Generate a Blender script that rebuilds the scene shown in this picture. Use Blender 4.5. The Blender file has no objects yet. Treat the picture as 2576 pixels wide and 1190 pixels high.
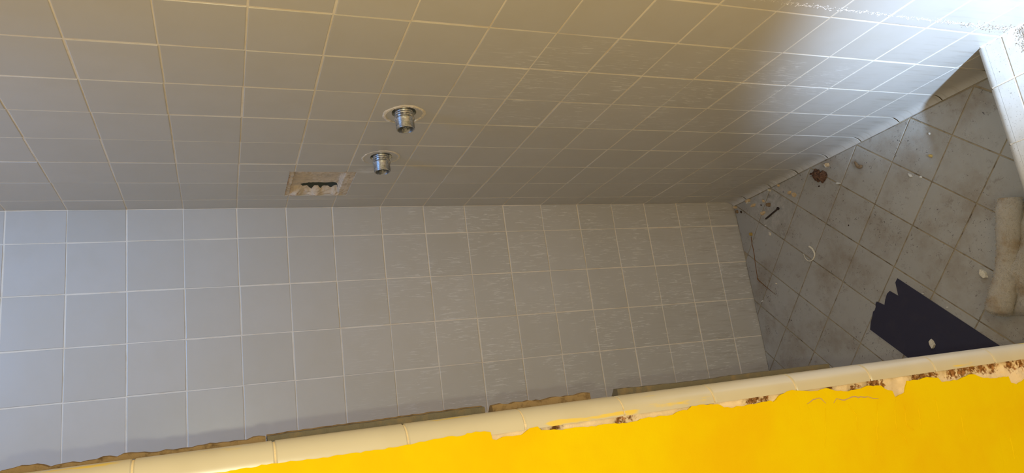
import bpy, bmesh, math, random
from mathutils import Vector, Matrix, noise
from mathutils.geometry import tessellate_polygon

random.seed(7)
S = 0.1095                      # one tile pitch in metres; coordinates below are in tile pitches
C = bpy.context.scene.collection
scene = bpy.context.scene

def W(x, y, z): return Vector((x * S, y * S, z * S))

# ------------------------------------------------------------------ camera, light, exposure
CAM = (-5.1146, -15.5068, 13.3742)
RIGHT = Vector((-0.12843149, -0.35353014, -0.92656451))
DOWN = Vector((-0.95980194, 0.27943181, 0.02642151))
FWD = Vector((0.2495708, 0.89271177, -0.37520675))
cam_d = bpy.data.cameras.new('camera')
cam_d.sensor_fit = 'HORIZONTAL'; cam_d.sensor_width = 36.0
cam_d.lens = 1841.87 / 2576 * 36.0
cam_d.clip_start = 0.02; cam_d.clip_end = 50
cam = bpy.data.objects.new('camera', cam_d); C.objects.link(cam)
cam.matrix_world = Matrix.Translation(W(*CAM)) @ Matrix((RIGHT, -DOWN, -FWD)).transposed().to_4x4()
scene.camera = cam

scene.view_settings.view_transform = 'Standard'
scene.view_settings.look = 'None'
scene.view_settings.gamma = 1.0
scene.view_settings.use_curve_mapping = False
scene.view_settings.exposure = 0.0

world = bpy.data.worlds.new('room_ambient'); scene.world = world
world.use_nodes = True
bg = world.node_tree.nodes['Background']
bg.inputs[0].default_value = (1.0, 0.67, 0.24, 1)
bg.inputs[1].default_value = 1.2

def look_at(o, target):
    d = (target - o.location).normalized()
    o.rotation_euler = d.to_track_quat('-Z', 'Y').to_euler()

def area(name, loc, target, sx, sy, power, col, spread=180):
    d = bpy.data.lights.new(name, 'AREA'); d.shape = 'RECTANGLE'
    d.size = sx * S; d.size_y = sy * S; d.energy = power; d.color = col
    d.spread = math.radians(spread)
    o = bpy.data.objects.new(name, d); C.objects.link(o)
    o.location = W(*loc); look_at(o, W(*target)); return o

def spot(name, loc, target, angle, blend, radius, power, col):
    d = bpy.data.lights.new(name, 'SPOT'); d.spot_size = math.radians(angle); d.spot_blend = blend
    d.shadow_soft_size = radius * S; d.energy = power; d.color = col
    o = bpy.data.objects.new(name, d); C.objects.link(o)
    o.location = W(*loc); look_at(o, W(*target)); return o

# cool light added over the shower, a low daylight beam, the phone's own flash
area('overhead_cool_light', (-1.7, -7.5, 22.0), (-2.2, 0.0, 15.0), 4, 4, 5.0, (0.155, 0.455, 1.0), 105)  # added lamp under the ceiling, giving the upper walls cool daylight
spot('low_daylight_beam', (-9.5, -25.0, 10.3), (0.3, -10.6, 3.0), 22, 1.0, 0.35, 1000.0, (0.46, 0.67, 1.0))  # spot cone shaped for low daylight coming from outside the opening
flash = bpy.data.lights.new('phone_flash', 'POINT'); flash.energy = 8.4; flash.color = (0.98, 1.0, 0.74)
flash.shadow_soft_size = 0.03 * S
fo = bpy.data.objects.new('phone_flash', flash); C.objects.link(fo); fo.location = W(-5.27, -15.45, 13.45)

# ------------------------------------------------------------------ materials
def mat(name, col, rough=0.5, spec=0.5, metal=0.0):
    m = bpy.data.materials.new(name); m.use_nodes = True
    b = m.node_tree.nodes['Principled BSDF']
    b.inputs['Base Color'].default_value = (*col, 1); b.inputs['Roughness'].default_value = rough
    b.inputs['Specular IOR Level'].default_value = spec; b.inputs['Metallic'].default_value = metal
    return m

class G:
    """small node-graph helper"""
    def __init__(s, m):
        s.t = m.node_tree; s.b = s.t.nodes['Principled BSDF']
    def n(s, typ, **kw):
        x = s.t.nodes.new(typ)
        for k, v in kw.items():
            if k in ('operation', 'data_type', 'blend_type', 'feature', 'distance', 'noise_dimensions', 'interpolation_type', 'clamp', 'attribute_name', 'vector_type', 'invert'):
                setattr(x, k, v)
        return x
    def l(s, a, b): s.t.links.new(a, b)
    def put(s, sock, v):
        if hasattr(v, 'is_output'): s.l(v, sock)
        else: sock.default_value = v
    def math(s, op, a, b=0.5, c=None):
        x = s.n('ShaderNodeMath', operation=op); s.put(x.inputs[0], a); s.put(x.inputs[1], b)
        if c is not None: s.put(x.inputs[2], c)
        return x.outputs[0]
    def pos(s):
        return s.n('ShaderNodeNewGeometry').outputs['Position']
    def obj(s):
        return s.n('ShaderNodeTexCoord').outputs['Object']
    def scale(s, v, xyz):
        x = s.n('ShaderNodeVectorMath', operation='MULTIPLY'); s.l(v, x.inputs[0]); x.inputs[1].default_value = xyz
        return x.outputs[0]
    def sep(s, v):
        x = s.n('ShaderNodeSeparateXYZ'); s.l(v, x.inputs[0]); return x.outputs
    def noise(s, v, sc, det=3, rough=0.5, dist=0.0):
        x = s.n('ShaderNodeTexNoise'); s.l(v, x.inputs['Vector'])
        x.inputs['Scale'].default_value = sc; x.inputs['Detail'].default_value = det
        x.inputs['Roughness'].default_value = rough; x.inputs['Distortion'].default_value = dist
        return x.outputs['Fac']
    def ramp(s, f, lo, hi):                       # smooth 0..1 between lo and hi (either order)
        x = s.n('ShaderNodeMapRange', interpolation_type='SMOOTHSTEP'); s.l(f, x.inputs[0])
        x.inputs[1].default_value = lo; x.inputs[2].default_value = hi
        return x.outputs[0]
    def mix(s, f, a, b):
        x = s.n('ShaderNodeMix', data_type='RGBA'); s.put(x.inputs[0], f)
        for sock, v in ((x.inputs[6], a), (x.inputs[7], b)):
            if hasattr(v, 'is_output'): s.l(v, sock)
            else: sock.default_value = (*v, 1)
        return x.outputs[2]
    def color(s, v): s.l(v, s.b.inputs['Base Color'])
    def rough(s, v): s.put(s.b.inputs['Roughness'], v)
    def bump(s, h, strength=0.3, dist=0.001):
        x = s.n('ShaderNodeBump'); s.l(h, x.inputs['Height'])
        x.inputs['Strength'].default_value = strength; x.inputs['Distance'].default_value = dist
        s.l(x.outputs[0], s.b.inputs['Normal'])

def rnd(g):
    return g.n('ShaderNodeObjectInfo').outputs['Random']

TILE = (0.550, 0.522, 0.475)

def wall_tile_material(name, axis):
    """glazed grey tile with pale mineral runs; axis = horizontal world axis of the wall (0 = x, 1 = y)"""
    m = mat(name, TILE, 0.32, 0.5); g = G(m)
    p = g.pos(); sp = g.sep(p); hz = sp[axis]; vz = sp[2]
    base = g.mix(rnd(g), (TILE[0]*.965, TILE[1]*.965, TILE[2]*.96), (TILE[0]*1.03, TILE[1]*1.03, TILE[2]*1.035))
    cloud = g.noise(p, 14, 4, .6)
    base = g.mix(g.math('MULTIPLY', g.ramp(cloud, .35, .75), .35), base, (TILE[0]*.92, TILE[1]*.9, TILE[2]*.84))
    k = (1.0, 330, 30) if axis == 1 else (330, 1.0, 30)
    runs = g.noise(g.scale(p, k), 1.0, 5, .62, .7)
    line = g.ramp(runs, .55, .61)
    patch = g.ramp(g.noise(g.scale(p, (13, 13, 9)), 1.0, 3, .6), .40, .56)
    if axis == 1:
        a = g.math('MULTIPLY', g.ramp(hz, -3.6*S, -5.4*S), g.ramp(hz, -7.9*S, -6.9*S))
        b = g.math('MULTIPLY', g.ramp(vz, 10.4*S, 8.6*S), g.ramp(vz, 1.5*S, 4.5*S))
        low = g.math('MULTIPLY', g.ramp(vz, 6.5*S, 3.0*S), g.ramp(hz, -4.2*S, -2.0*S))
        reg = g.math('MAXIMUM', g.math('MULTIPLY', a, b), g.math('MULTIPLY', low, .8))
    else:
        reg = g.math('MULTIPLY', g.ramp(vz, 11.8*S, 8.0*S), .85)
    msk = g.math('MULTIPLY', g.math('MULTIPLY', line, patch), reg)
    col = g.mix(g.math('MULTIPLY', msk, .60), base, (.84, .82, .78))
    if axis == 1:                                  # dried plaster smear beside the soap dish recess
        vd = g.n('ShaderNodeVectorMath', operation='DISTANCE')
        g.l(g.scale(p, (0, 1.0, .55)), vd.inputs[0]); vd.inputs[1].default_value = (0, -2.22*S, 10.55*S*.55)
        sme = g.math('MULTIPLY', g.ramp(vd.outputs['Value'], .24*S, .05*S), g.ramp(g.noise(g.scale(p, (1, 90, 40)), 1.0, 4, .6), .36, .62))
        col = g.mix(g.math('MULTIPLY', sme, .6), col, (.80, .79, .76))
    # faint grime runs low on the wall
    gr = g.math('MULTIPLY', g.ramp(g.noise(g.scale(p, tuple(v*.35 for v in k)), 1.0, 4, .6), .50, .70), g.ramp(vz, 4.5*S, .6*S))
    col = g.mix(g.math('MULTIPLY', gr, .35), col, (.30, .25, .18))
    g.color(col)
    g.rough(g.math('ADD', g.math('MULTIPLY', msk, .35), .30))
    fine = g.noise(p, 900, 2, .5); broad = g.noise(p, 30, 2, .5)
    g.bump(g.math('ADD', g.math('MULTIPLY', fine, .12), broad), .10, .002)
    return m

def grout_material(name, col, dark, f=.5, rough=.85, sc=60):
    m = mat(name, col, rough, .2); g = G(m); p = g.pos()
    n = g.noise(p, sc, 5, .65)
    g.color(g.mix(g.math('MULTIPLY', g.ramp(n, .45, .75), f), col, dark))
    g.bump(g.noise(p, 700, 4, .7), .5, .001)
    return m

M_A = wall_tile_material('glazed_tile_valve_wall', 1)
M_B = wall_tile_material('glazed_tile_back_wall', 0)
M_GROUT = grout_material('wall_grout', (.84, .765, .65), (.68, .54, .35), .7, sc=16)
M_FGROUT = grout_material('floor_grout', (.40, .325, .215), (.10, .07, .045), .95, sc=38)
M_DARK = mat('dark_cavity', (.03, .032, .035), .9, .1)

def floor_tile_material():
    m = mat('dirty_floor_tile', (.42, .39, .34), .45, .4); g = G(m); p = g.pos()
    base = g.mix(rnd(g), (.395, .375, .335), (.43, .41, .37))
    d1 = g.ramp(g.noise(p, 9, 5, .65), .40, .72)
    col = g.mix(g.math('MULTIPLY', d1, .60), base, (.25, .19, .125))
    d2 = g.ramp(g.noise(p, 55, 5, .7), .56, .72)
    col = g.mix(g.math('MULTIPLY', d2, .40), col, (.16, .12, .08))
    spk = g.ramp(g.noise(g.scale(p, (1, 1.0, 1)), 190, 3, .55, 1.2), .63, .68)
    spk = g.math('MULTIPLY', spk, g.ramp(g.noise(p, 17, 3, .6), .42, .60))
    col = g.mix(g.math('MULTIPLY', spk, .85), col, (.045, .035, .03))
    vd = g.n('ShaderNodeVectorMath', operation='DISTANCE'); g.l(p, vd.inputs[0]); vd.inputs[1].default_value = tuple(W(-.45, -1.35, .22))
    dust = g.math('MULTIPLY', g.ramp(vd.outputs['Value'], 1.25*S, .2*S), g.ramp(g.noise(p, 70, 5, .7), .42, .66))
    col = g.mix(g.math('MULTIPLY', dust, .55), col, (.60, .57, .52))
    pale = g.ramp(g.noise(p, 260, 2, .5, .6), .72, .76)
    col = g.mix(g.math('MULTIPLY', pale, .5), col, (.62, .58, .5))
    g.color(col); g.rough(g.math('ADD', g.math('MULTIPLY', d1, .25), .42))
    g.bump(g.noise(p, 420, 4, .65), .25, .0012)
    return m
M_FLOOR = floor_tile_material()

def trim_material():
    m = mat('cream_quarter_round', (.66, .61, .52), .28, .5); g = G(m); p = g.pos()
    sp = g.sep(g.obj())                               # object x runs from the jamb (0) to the painted face (-1)
    n = g.noise(g.scale(p, (60, 60, 9)), 1.0, 4, .6)
    near = g.math('MULTIPLY', g.ramp(sp[0], -.105*S, -.168*S), g.ramp(g.noise(p, 11, 3, .5), .42, .60))
    smear = g.math('MULTIPLY', g.ramp(g.math('ADD', n, g.math('MULTIPLY', near, .18)), .645, .72), .75)
    col = g.mix(g.math('MULTIPLY', g.ramp(g.noise(p, 18, 3, .5), .4, .7), .3), (.53, .51, .465), (.45, .425, .37))
    col = g.mix(smear, col, (.75, .56, .02))
    g.color(col); g.rough(.3)
    return m
M_TRIM = trim_material()
M_CURB = mat('curb_glaze', (.60, .585, .54), .3, .5)
g = G(M_CURB); p = g.pos()
c0 = g.mix(g.ramp(g.noise(p, 20, 4, .6), .4, .7), (.62, .60, .555), (.55, .52, .46))
c0 = g.mix(g.math('MULTIPLY', g.ramp(g.noise(p, 430, 2, .5, .8), .67, .71), .8), c0, (.18, .15, .13))
g.color(c0)

def paint_material():
    m = mat('yellow_wall_paint', (.74, .47, .003), .6, .03); g = G(m); p = g.pos()
    col = g.mix(g.ramp(g.noise(p, 7, 4, .6), .35, .7), (.72, .57, .002), (.70, .48, .003))
    sp = g.sep(p)
    blister = g.math('MULTIPLY', g.ramp(g.noise(p, 75, 2, .5), .62, .70), g.ramp(sp[2], 12.6*S, 13.4*S))
    col = g.mix(g.math('MULTIPLY', blister, .35), col, (.86, .62, .14))
    g.color(col)
    v = g.n('ShaderNodeTexVoronoi', feature='DISTANCE_TO_EDGE')
    g.l(g.scale(p, (10, 1, 26)), v.inputs['Vector']); v.inputs['Scale'].default_value = 1.0
    crack = g.ramp(v.outputs['Distance'], 0.0, .02)
    h = g.math('ADD', g.math('MULTIPLY', g.noise(p, 350, 4, .6), .25), g.math('MULTIPLY', g.noise(p, 25, 3, .5), 1.0))
    reg = g.math('MULTIPLY', g.ramp(g.noise(p, 5, 2, .5), .48, .6), g.ramp(sp[2], 10.5*S, 7.5*S))
    h = g.math('SUBTRACT', h, g.math('MULTIPLY', g.math('SUBTRACT', 1.0, crack), g.math('MULTIPLY', reg, .12)))
    g.bump(h, .35, .0018)
    return m
M_PAINT = paint_material()

def attr_mat(name, a, b, attr, rough=.9, bsc=500, bstr=.6):
    m = mat(name, a, rough, .15); g = G(m); p = g.pos()
    at = g.n('ShaderNodeAttribute'); at.attribute_name = attr
    n = g.noise(p, 200, 6, .75)
    f = g.ramp(g.math('ADD', at.outputs['Fac'], g.math('MULTIPLY', g.math('SUBTRACT', n, .5), 2.6)), .42, .72)
    pale = g.mix(g.ramp(g.noise(p, 40, 4, .6), .4, .7), a, tuple(v*.80 for v in a))
    deep = g.mix(g.ramp(g.noise(p, 230, 4, .7), .40, .62), b, tuple(min(1, v*2.3 + .04) for v in b))
    g.color(g.mix(f, pale, deep)); g.bump(g.noise(p, bsc, 5, .7), bstr, .0015)
    return m
M_PLASTER = attr_mat('old_plaster', (.80, .68, .55), (.17, .08, .028), 'crumble')
M_MORTAR = attr_mat('mortar_bed', (.74, .62, .48), (.30, .17, .10), 'stain', bsc=350)
M_CAULK_TAN = grout_material('caulk_tan', (.23, .165, .095), (.06, .035, .018), .9, .8, 120)
M_CAULK_GREY = grout_material('caulk_grey', (.115, .105, .085), (.19, .14, .08), .8, .5, 90)
M_PLAST_RING = grout_material('plaster_residue', (.78, .70, .58), (.55, .44, .30), .6, .85, 90)
M_RESIDUE = grout_material('residue_white', (.80, .78, .75), (.35, .26, .18), .8, .9, 110)
M_FLAKE = grout_material('residue_brown', (.24, .17, .11), (.09, .055, .03), .8, .9, 150)
M_CRACK = mat('bare_crack', (.50, .36, .20), .9, .1)

def metal_material():
    m = mat('corroded_chrome', (.42, .44, .46), .38, .5, .85); g = G(m); p = g.obj()
    n = g.noise(g.scale(p, (1, 1, 2.2)), 320, 5, .7); n2 = g.noise(p, 130, 4, .65)
    col = g.mix(g.ramp(n, .38, .72), (.46, .48, .50), (.17, .17, .175))
    col = g.mix(g.math('MULTIPLY', g.ramp(n2, .50, .62), .85), col, (.55, .50, .44))
    g.color(col); g.put(g.b.inputs['Metallic'], g.math('SUBTRACT', .9, g.math('MULTIPLY', g.ramp(n2, .50, .62), .8)))
    g.bump(n, .3, .0006)
    return m
M_METAL = metal_material()
M_STEEL = mat('bare_steel', (.62, .64, .66), .25, .5, 1.0)
M_NAIL = mat('rusty_nail', (.045, .03, .025), .5, .5, .4)

# ------------------------------------------------------------------ mesh helpers
def link(name, me, m, parent=None, mw=None):
    o = bpy.data.objects.new(name, me); C.objects.link(o)
    if m and not me.materials: me.materials.append(m)
    if mw is not None: o.matrix_world = mw
    if parent is not None: o.parent = parent
    return o

def tag(o, label=None, cat=None, group=None, kind=None):
    if label: o['label'] = label
    if cat: o['category'] = cat
    if group: o['group'] = group
    if kind: o['kind'] = kind
    return o

def pymesh(name, v, f, smooth=False, sharp=32):
    me = bpy.data.meshes.new(name); me.from_pydata([tuple(a) for a in v], [], f); me.update()
    bm = bmesh.new(); bm.from_mesh(me); bmesh.ops.recalc_face_normals(bm, faces=bm.faces[:]); bm.to_mesh(me); bm.free()
    if smooth:
        me.polygons.foreach_set('use_smooth', [True] * len(me.polygons))
        me.set_sharp_from_angle(angle=math.radians(sharp))
    return me

def box_mesh(name, x0, x1, y0, y1, z0, z1):
    v = [W(x, y, z) for x in (x0, x1) for y in (y0, y1) for z in (z0, z1)]
    return pymesh(name, v, [(0, 1, 3, 2), (4, 6, 7, 5), (0, 4, 5, 1), (2, 3, 7, 6), (0, 2, 6, 4), (1, 5, 7, 3)])

def inset(poly, d):
    """inset a CCW convex polygon by d"""
    n = len(poly); out = []
    for i in range(n):
        p0, p1, p2 = Vector(poly[i - 1]), Vector(poly[i]), Vector(poly[(i + 1) % n])
        a = (p1 - p0).normalized(); b = (p2 - p1).normalized()
        na = Vector((-a.y, a.x)); nb = Vector((-b.y, b.x))
        k = 1 + na.dot(nb)
        out.append(p1 + (na + nb) * (d / max(k, .25)))
    return out

def tile_mesh(name, poly, thick=.055, ch=.010, dz=.007, holes=()):
    """tile with softened edges; front at local z = 0, body behind it; poly CCW in tile pitches"""
    poly = [Vector(p) for p in poly]; n = len(poly)
    r1 = inset(poly, ch); r2 = inset(poly, ch * .30)
    v = []; f = []
    for ring, z in ((r1, 0), (r2, -dz * .35), (poly, -dz), (poly, -thick)):
        v += [(p.x * S, p.y * S, z * S) for p in ring]
    for k in range(3):
        for i in range(n):
            j = (i + 1) % n
            f.append((k*n + i, (k+1)*n + i, (k+1)*n + j, k*n + j))
    if not holes: f.append(tuple(range(n)))
    else:
        polys = [[Vector((p.x, p.y, 0)) for p in r1]]; idx = list(range(n))
        for h in holes:
            b = len(v); m_ = len(h)
            v += [(x * S, y * S, 0) for x, y in h]; v += [(x * S, y * S, -thick * S) for x, y in h]
            idx += list(range(b, b + m_)); polys.append([Vector((x, y, 0)) for x, y in h])
            for i in range(m_):
                j = (i + 1) % m_; f.append((b + i, b + j, b + m_ + j, b + m_ + i))
        for t in tessellate_polygon(polys): f.append(tuple(idx[i] for i in t))
    me = bpy.data.meshes.new(name); me.from_pydata(v, [], f); me.update()
    bm = bmesh.new(); bm.from_mesh(me); bmesh.ops.recalc_face_normals(bm, faces=bm.faces[:])
    top = max(bm.faces, key=lambda q: q.calc_area())
    if top.normal.z < 0: bmesh.ops.reverse_faces(bm, faces=bm.faces[:])
    bm.to_mesh(me); bm.free()
    return me

def flat_holes(name, outer, holes, to3d):
    """flat face with holes, 2D -> 3D by to3d"""
    polys = [[Vector((a, b, 0)) for a, b in outer]] + [[Vector((a, b, 0)) for a, b in h] for h in holes]
    pts = [p for q in polys for p in q]
    return pymesh(name, [to3d(p.x, p.y) for p in pts], [tuple(t) for t in tessellate_polygon(polys)])

def rect(x0, x1, y0, y1): return [(x0, y0), (x1, y0), (x1, y1), (x0, y1)]

def clip(poly, a, b, c):
    """keep the side a*x + b*y >= c of a convex polygon"""
    out = []
    for i in range(len(poly)):
        p, q = poly[i - 1], poly[i]
        dp, dq = a*p[0] + b*p[1] - c, a*q[0] + b*q[1] - c
        if (dp >= 0) != (dq >= 0):
            t = dp / (dp - dq); out.append((p[0] + t*(q[0]-p[0]), p[1] + t*(q[1]-p[1])))
        if dq >= 0: out.append(q)
    return out

def basis(o, u, v, n):
    m = Matrix((Vector(u), Vector(v), Vector(n))).transposed().to_4x4()
    return Matrix.Translation(W(*o)) @ m

def circle(cx, cy, r, n=28, jit=0.0, seed=0):
    R = random.Random(seed)
    return [(cx + r*(1 + R.uniform(-jit, jit))*math.cos(2*math.pi*i/n), cy + r*(1 + R.uniform(-jit, jit))*math.sin(2*math.pi*i/n)) for i in range(n)]

def tilt(m, amt=.0035):
    return m @ Matrix.Rotation(random.uniform(-amt, amt), 4, 'X') @ Matrix.Rotation(random.uniform(-amt, amt), 4, 'Y') @ Matrix.Rotation(random.uniform(-amt, amt)*.5, 4, 'Z') @ Matrix.Translation((random.uniform(-.006, .006)*S, random.uniform(-.006, .006)*S, random.uniform(-.003, .003)*S))

# ------------------------------------------------------------------ grid lines (tile pitches)
ZF = 0.22                                                    # shower floor
ZL = [1.095, 2.08, 3.065, 4.036, 5.011, 6.0, 6.987, 7.962, 8.949, 9.938, 11.0, 11.965, 12.95, 13.973, 14.991, 16.011, 17.02, 18.03, 19.04, 20.05]
YL = [0.0, .555, 1.531, 2.518, 3.50, 4.479, 5.488, 6.508, 7.519, 8.54, 9.55, 10.56, 11.57]
XL = [0.0, .653, 1.659, 2.67, 3.66, 4.74, 5.70, 6.60]
GAP = .0105
SOAP = (.79, 2.15, 10.81, 12.05)                             # opening: -y range, z range
VALVES = ((4.85, 10.49), (2.945, 10.49))

# ------------------------------------------------------------------ right (valve) wall
ZT = 20.05
me = flat_holes('grout_bed', rect(-13.0, 0.06, -.3, ZT), [rect(-SOAP[1], -SOAP[0], SOAP[2], SOAP[3])[::-1]] + [circle(-y, z, .215, 24)[::-1] for y, z in VALVES],
                lambda a, b: W(.0065, a, b))
wall_r = link('wall_right', me, M_GROUT)
tag(wall_r, 'grey glazed tile shower wall with two valve holes and an empty soap dish recess', 'wall', kind='structure')

_cache = {}
def shared_tile(w, h):
    k = (round(w, 2), round(h, 2))
    if k not in _cache: _cache[k] = tile_mesh('wall_tile', rect(-w/2, w/2, -h/2, h/2))
    return _cache[k].copy() if False else _cache[k]

TILE_MESH = {}
def put_tile(parent, m, mw, w, h, key):
    k = (key, round(w, 2), round(h, 2))
    if k not in TILE_MESH:
        TILE_MESH[k] = tile_mesh('wall_tile', rect(-w/2, w/2, -h/2, h/2)); TILE_MESH[k].materials.append(m)
    return link('wall_tile', TILE_MESH[k], None, parent, mw)

UA, VA, NA = (0, -1, 0), (0, 0, 1), (-1, 0, 0)
sy0, sy1, sz0, sz1 = SOAP
for j in range(len(ZL) - 1):
    z0, z1 = ZL[j], ZL[j + 1]
    for i in range(len(YL) - 1):
        a, b = YL[i], YL[i + 1]
        if b > 8.6 and z0 > 12: continue                      # never in view
        w, h = b - a - 2*GAP, z1 - z0 - 2*GAP
        if i == 0: a2, w = a, b - a - GAP
        cx = (a + b)/2 if i else (w/2)
        cz = (z0 + z1)/2
        hole = next((v for v in VALVES if a < v[0] < b and z0 < v[1] < z1), None)
        inter = a < sy1 and b > sy0 and z0 < sz1 and z1 > sz0
        if hole:
            me = tile_mesh('drilled_tile', rect(-w/2, w/2, -h/2, h/2), holes=[circle(hole[0] - cx, hole[1] - cz, .205, 26, .05, int(hole[0]*10))[::-1]])
            link('wall_tile', me, M_A, wall_r, basis((0, -cx, cz), UA, VA, NA)); continue
        if inter:                                             # keep the pieces left around the recess
            ra, rb = max(a + GAP, 0) if i else 0, b - GAP; zA, zB = z0 + GAP, z1 - GAP
            pieces = []
            lo, hi = max(ra, sy0), min(rb, sy1)
            if ra < sy0: pieces.append((ra, min(rb, sy0), zA, zB))
            if rb > sy1: pieces.append((max(ra, sy1), rb, zA, zB))
            if hi > lo:
                if zA < sz0: pieces.append((lo, hi, zA, min(zB, sz0)))
                if zB > sz1: pieces.append((lo, hi, max(zA, sz1), zB))
            for (p0, p1, q0, q1) in pieces:
                if p1 - p0 < .03 or q1 - q0 < .03: continue
                me = tile_mesh('cut_tile', rect(-(p1-p0)/2, (p1-p0)/2, -(q1-q0)/2, (q1-q0)/2), ch=.006)
                link('wall_tile', me, M_A, wall_r, basis((0, -(p0+p1)/2, (q0+q1)/2), UA, VA, NA))
            continue
        put_tile(wall_r, M_A, tilt(basis((0, -cx, cz), UA, VA, NA)), w, h, 'A')

# cove base tiles along the foot of the valve wall
base_r = link('baseboard_right', box_mesh('cove_bed', .012, .08, -8.11, 0, 0, ZL[0]), M_GROUT)
tag(base_r, 'cove base tiles curving out to the floor under the valve wall', 'baseboard', kind='structure')
prof = [(.05, ZL[0] - GAP), (.006, ZL[0] - GAP), (0.0, ZL[0] - GAP - .010), (0.0, .80), (0.0, .52), (-.004, .44), (-.014, .37), (-.032, .315), (-.058, .275), (-.085, .25), (-.105, .235), (-.108, .19), (-.06, .15)]
def cove_mesh(w):
    v = []; f = []; n = len(prof)
    for (u, k) in ((-w/2, .007), (-w/2 + .009, 0), (w/2 - .009, 0), (w/2, .007)):
        v += [W(x + k * .8, -u, z - k * (0 if i < 6 else .6)) for i, (x, z) in enumerate(prof)]
    for s in range(3):
        for i in range(n - 1): f.append((s*n + i, s*n + i + 1, (s+1)*n + i + 1, (s+1)*n + i))
    return pymesh('cove_tile', v, f, True, 22)
_cv = {}
for i in range(9):
    a, b = YL[i], min(YL[i + 1], 8.09)
    if b - a < .1: continue
    w = b - a - 2*GAP
    k = round(w, 2)
    if k not in _cv: _cv[k] = cove_mesh(w); _cv[k].materials.append(M_A)
    link('cove_tile', _cv[k], None, base_r, Matrix.Translation(W(random.uniform(-.004, .004), -(a + b)/2, random.uniform(-.006, .004))))
# outside the curb the bottom tile row is flat
for i in (9, 10, 11):
    a, b = YL[i], YL[i + 1]
    put_tile(wall_r, M_A, tilt(basis((0, -(a+b)/2, .56), UA, VA, NA)), b - a - 2*GAP, ZL[0] - .03 - 2*GAP, 'A')

# ------------------------------------------------------------------ back wall
wall_b = link('wall_back', box_mesh('grout_bed', -7.2, .06, .0065, .5, -.3, ZT), M_GROUT)
tag(wall_b, 'back shower wall of grey glazed square tiles with pale water marks', 'wall', kind='structure')
zz = [ZF - .03] + ZL
for j in range(len(zz) - 1):
    for i in range(len(XL) - 1):
        a, b = XL[i], XL[i + 1]
        g0 = 0.004 if i == 0 else GAP
        w, h = b - a - g0 - GAP, zz[j+1] - zz[j] - 2*GAP
        cx = -(a + g0 + w/2)
        put_tile(wall_b, M_B, tilt(basis((cx, 0, (zz[j] + zz[j+1])/2), (1, 0, 0), (0, 0, 1), (0, -1, 0))), w, h, 'B')

# ------------------------------------------------------------------ floor
floor = link('floor', box_mesh('floor_bed', -13, .1, -26, .3, -.2, ZF - .016), M_FGROUT)
tag(floor, 'dirty shower floor of diagonal grey tiles with brown grout', 'floor', kind='structure')
E1, E2, O = Vector((-.700, .675)), Vector((-.705, -.742)), Vector((.583, -5.004))
fx0, fx1, fy0, fy1 = -6.6, -.118, -8.08, -.02
me_full = None
for pi in range(-8, 16):
    for qi in range(-12, 12):
        corner = [O + E1*(pi + a) + E2*(qi + b) for a, b in ((0, 0), (1, 0), (1, 1), (0, 1))]
        cen = sum(corner, Vector((0, 0)))/4
        if not (fx0 - 1 < cen.x < fx1 + 1 and fy0 - 1 < cen.y < fy1 + 1): continue
        loc = [tuple(c - cen) for c in corner]
        loc = [tuple(q) for q in inset(loc, .012)]
        pol = loc
        for (a, b, c) in ((1, 0, fx0 - cen.x), (-1, 0, -(fx1 - cen.x)), (0, 1, fy0 - cen.y), (0, -1, -(fy1 - cen.y))):
            pol = clip(pol, a, b, c)
            if len(pol) < 3: break
        if len(pol) < 3: continue
        # drop doubled points and slivers
        q = [pol[k] for k in range(len(pol)) if (Vector(pol[k]) - Vector(pol[k-1])).length > .02]
        if len(q) < 3: continue
        ar = abs(sum(q[k-1][0]*q[k][1] - q[k][0]*q[k-1][1] for k in range(len(q))))/2
        if ar < .02: continue
        mw = Matrix.Translation(W(cen.x, cen.y, ZF + random.uniform(-.004, .003))) @ Matrix.Rotation(random.uniform(-.004, .004), 4, 'X') @ Matrix.Rotation(random.uniform(-.004, .004), 4, 'Y')
        if ar > .93 and len(q) == 4:
            if me_full is None:
                me_full = tile_mesh('floor_tile', q, ch=.012, dz=.008); me_full.materials.append(M_FLOOR)
            link('floor_tile', me_full, None, floor, mw)
        else:
            link('floor_tile', tile_mesh('floor_cut_tile', q, ch=.012 if ar > .12 else .005, dz=.010), M_FLOOR, floor, mw)

# ------------------------------------------------------------------ curb
ZC = 1.3775
curb = link('shower_curb', box_mesh('curb_core', -4.95, .0, -10.55, -8.16, .05, ZC - .022), M_GROUT)
tag(curb, 'raised tiled shower curb with rounded inner edge, meeting the valve wall', 'curb')
CX = [0.0, .748, 1.747, 2.747, 3.747, 4.75]
def quarter_mesh(length, r, segs=10, back=.03):
    """quarter round along local z (centred); centre line at the origin, round side towards +x and -y"""
    v = []; f = []; e = .010
    rings = ((-length/2, e), (-length/2 + e, 0), (length/2 - e, 0), (length/2, e))
    n = segs + 3
    for z, k in rings:
        pts = [(r - k, back)] + [((r - k)*math.cos(t*math.pi/2/segs), -(r - k)*math.sin(t*math.pi/2/segs)) for t in range(segs + 1)] + [(-back, -(r - k))]
        v += [W(x, y, z) for x, y in pts]
    for s in range(3):
        for i in range(n - 1): f.append((s*n + i, s*n + i + 1, (s+1)*n + i + 1, (s+1)*n + i))
    return pymesh('quarter_round', v, f, True)
RC = .15
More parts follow.
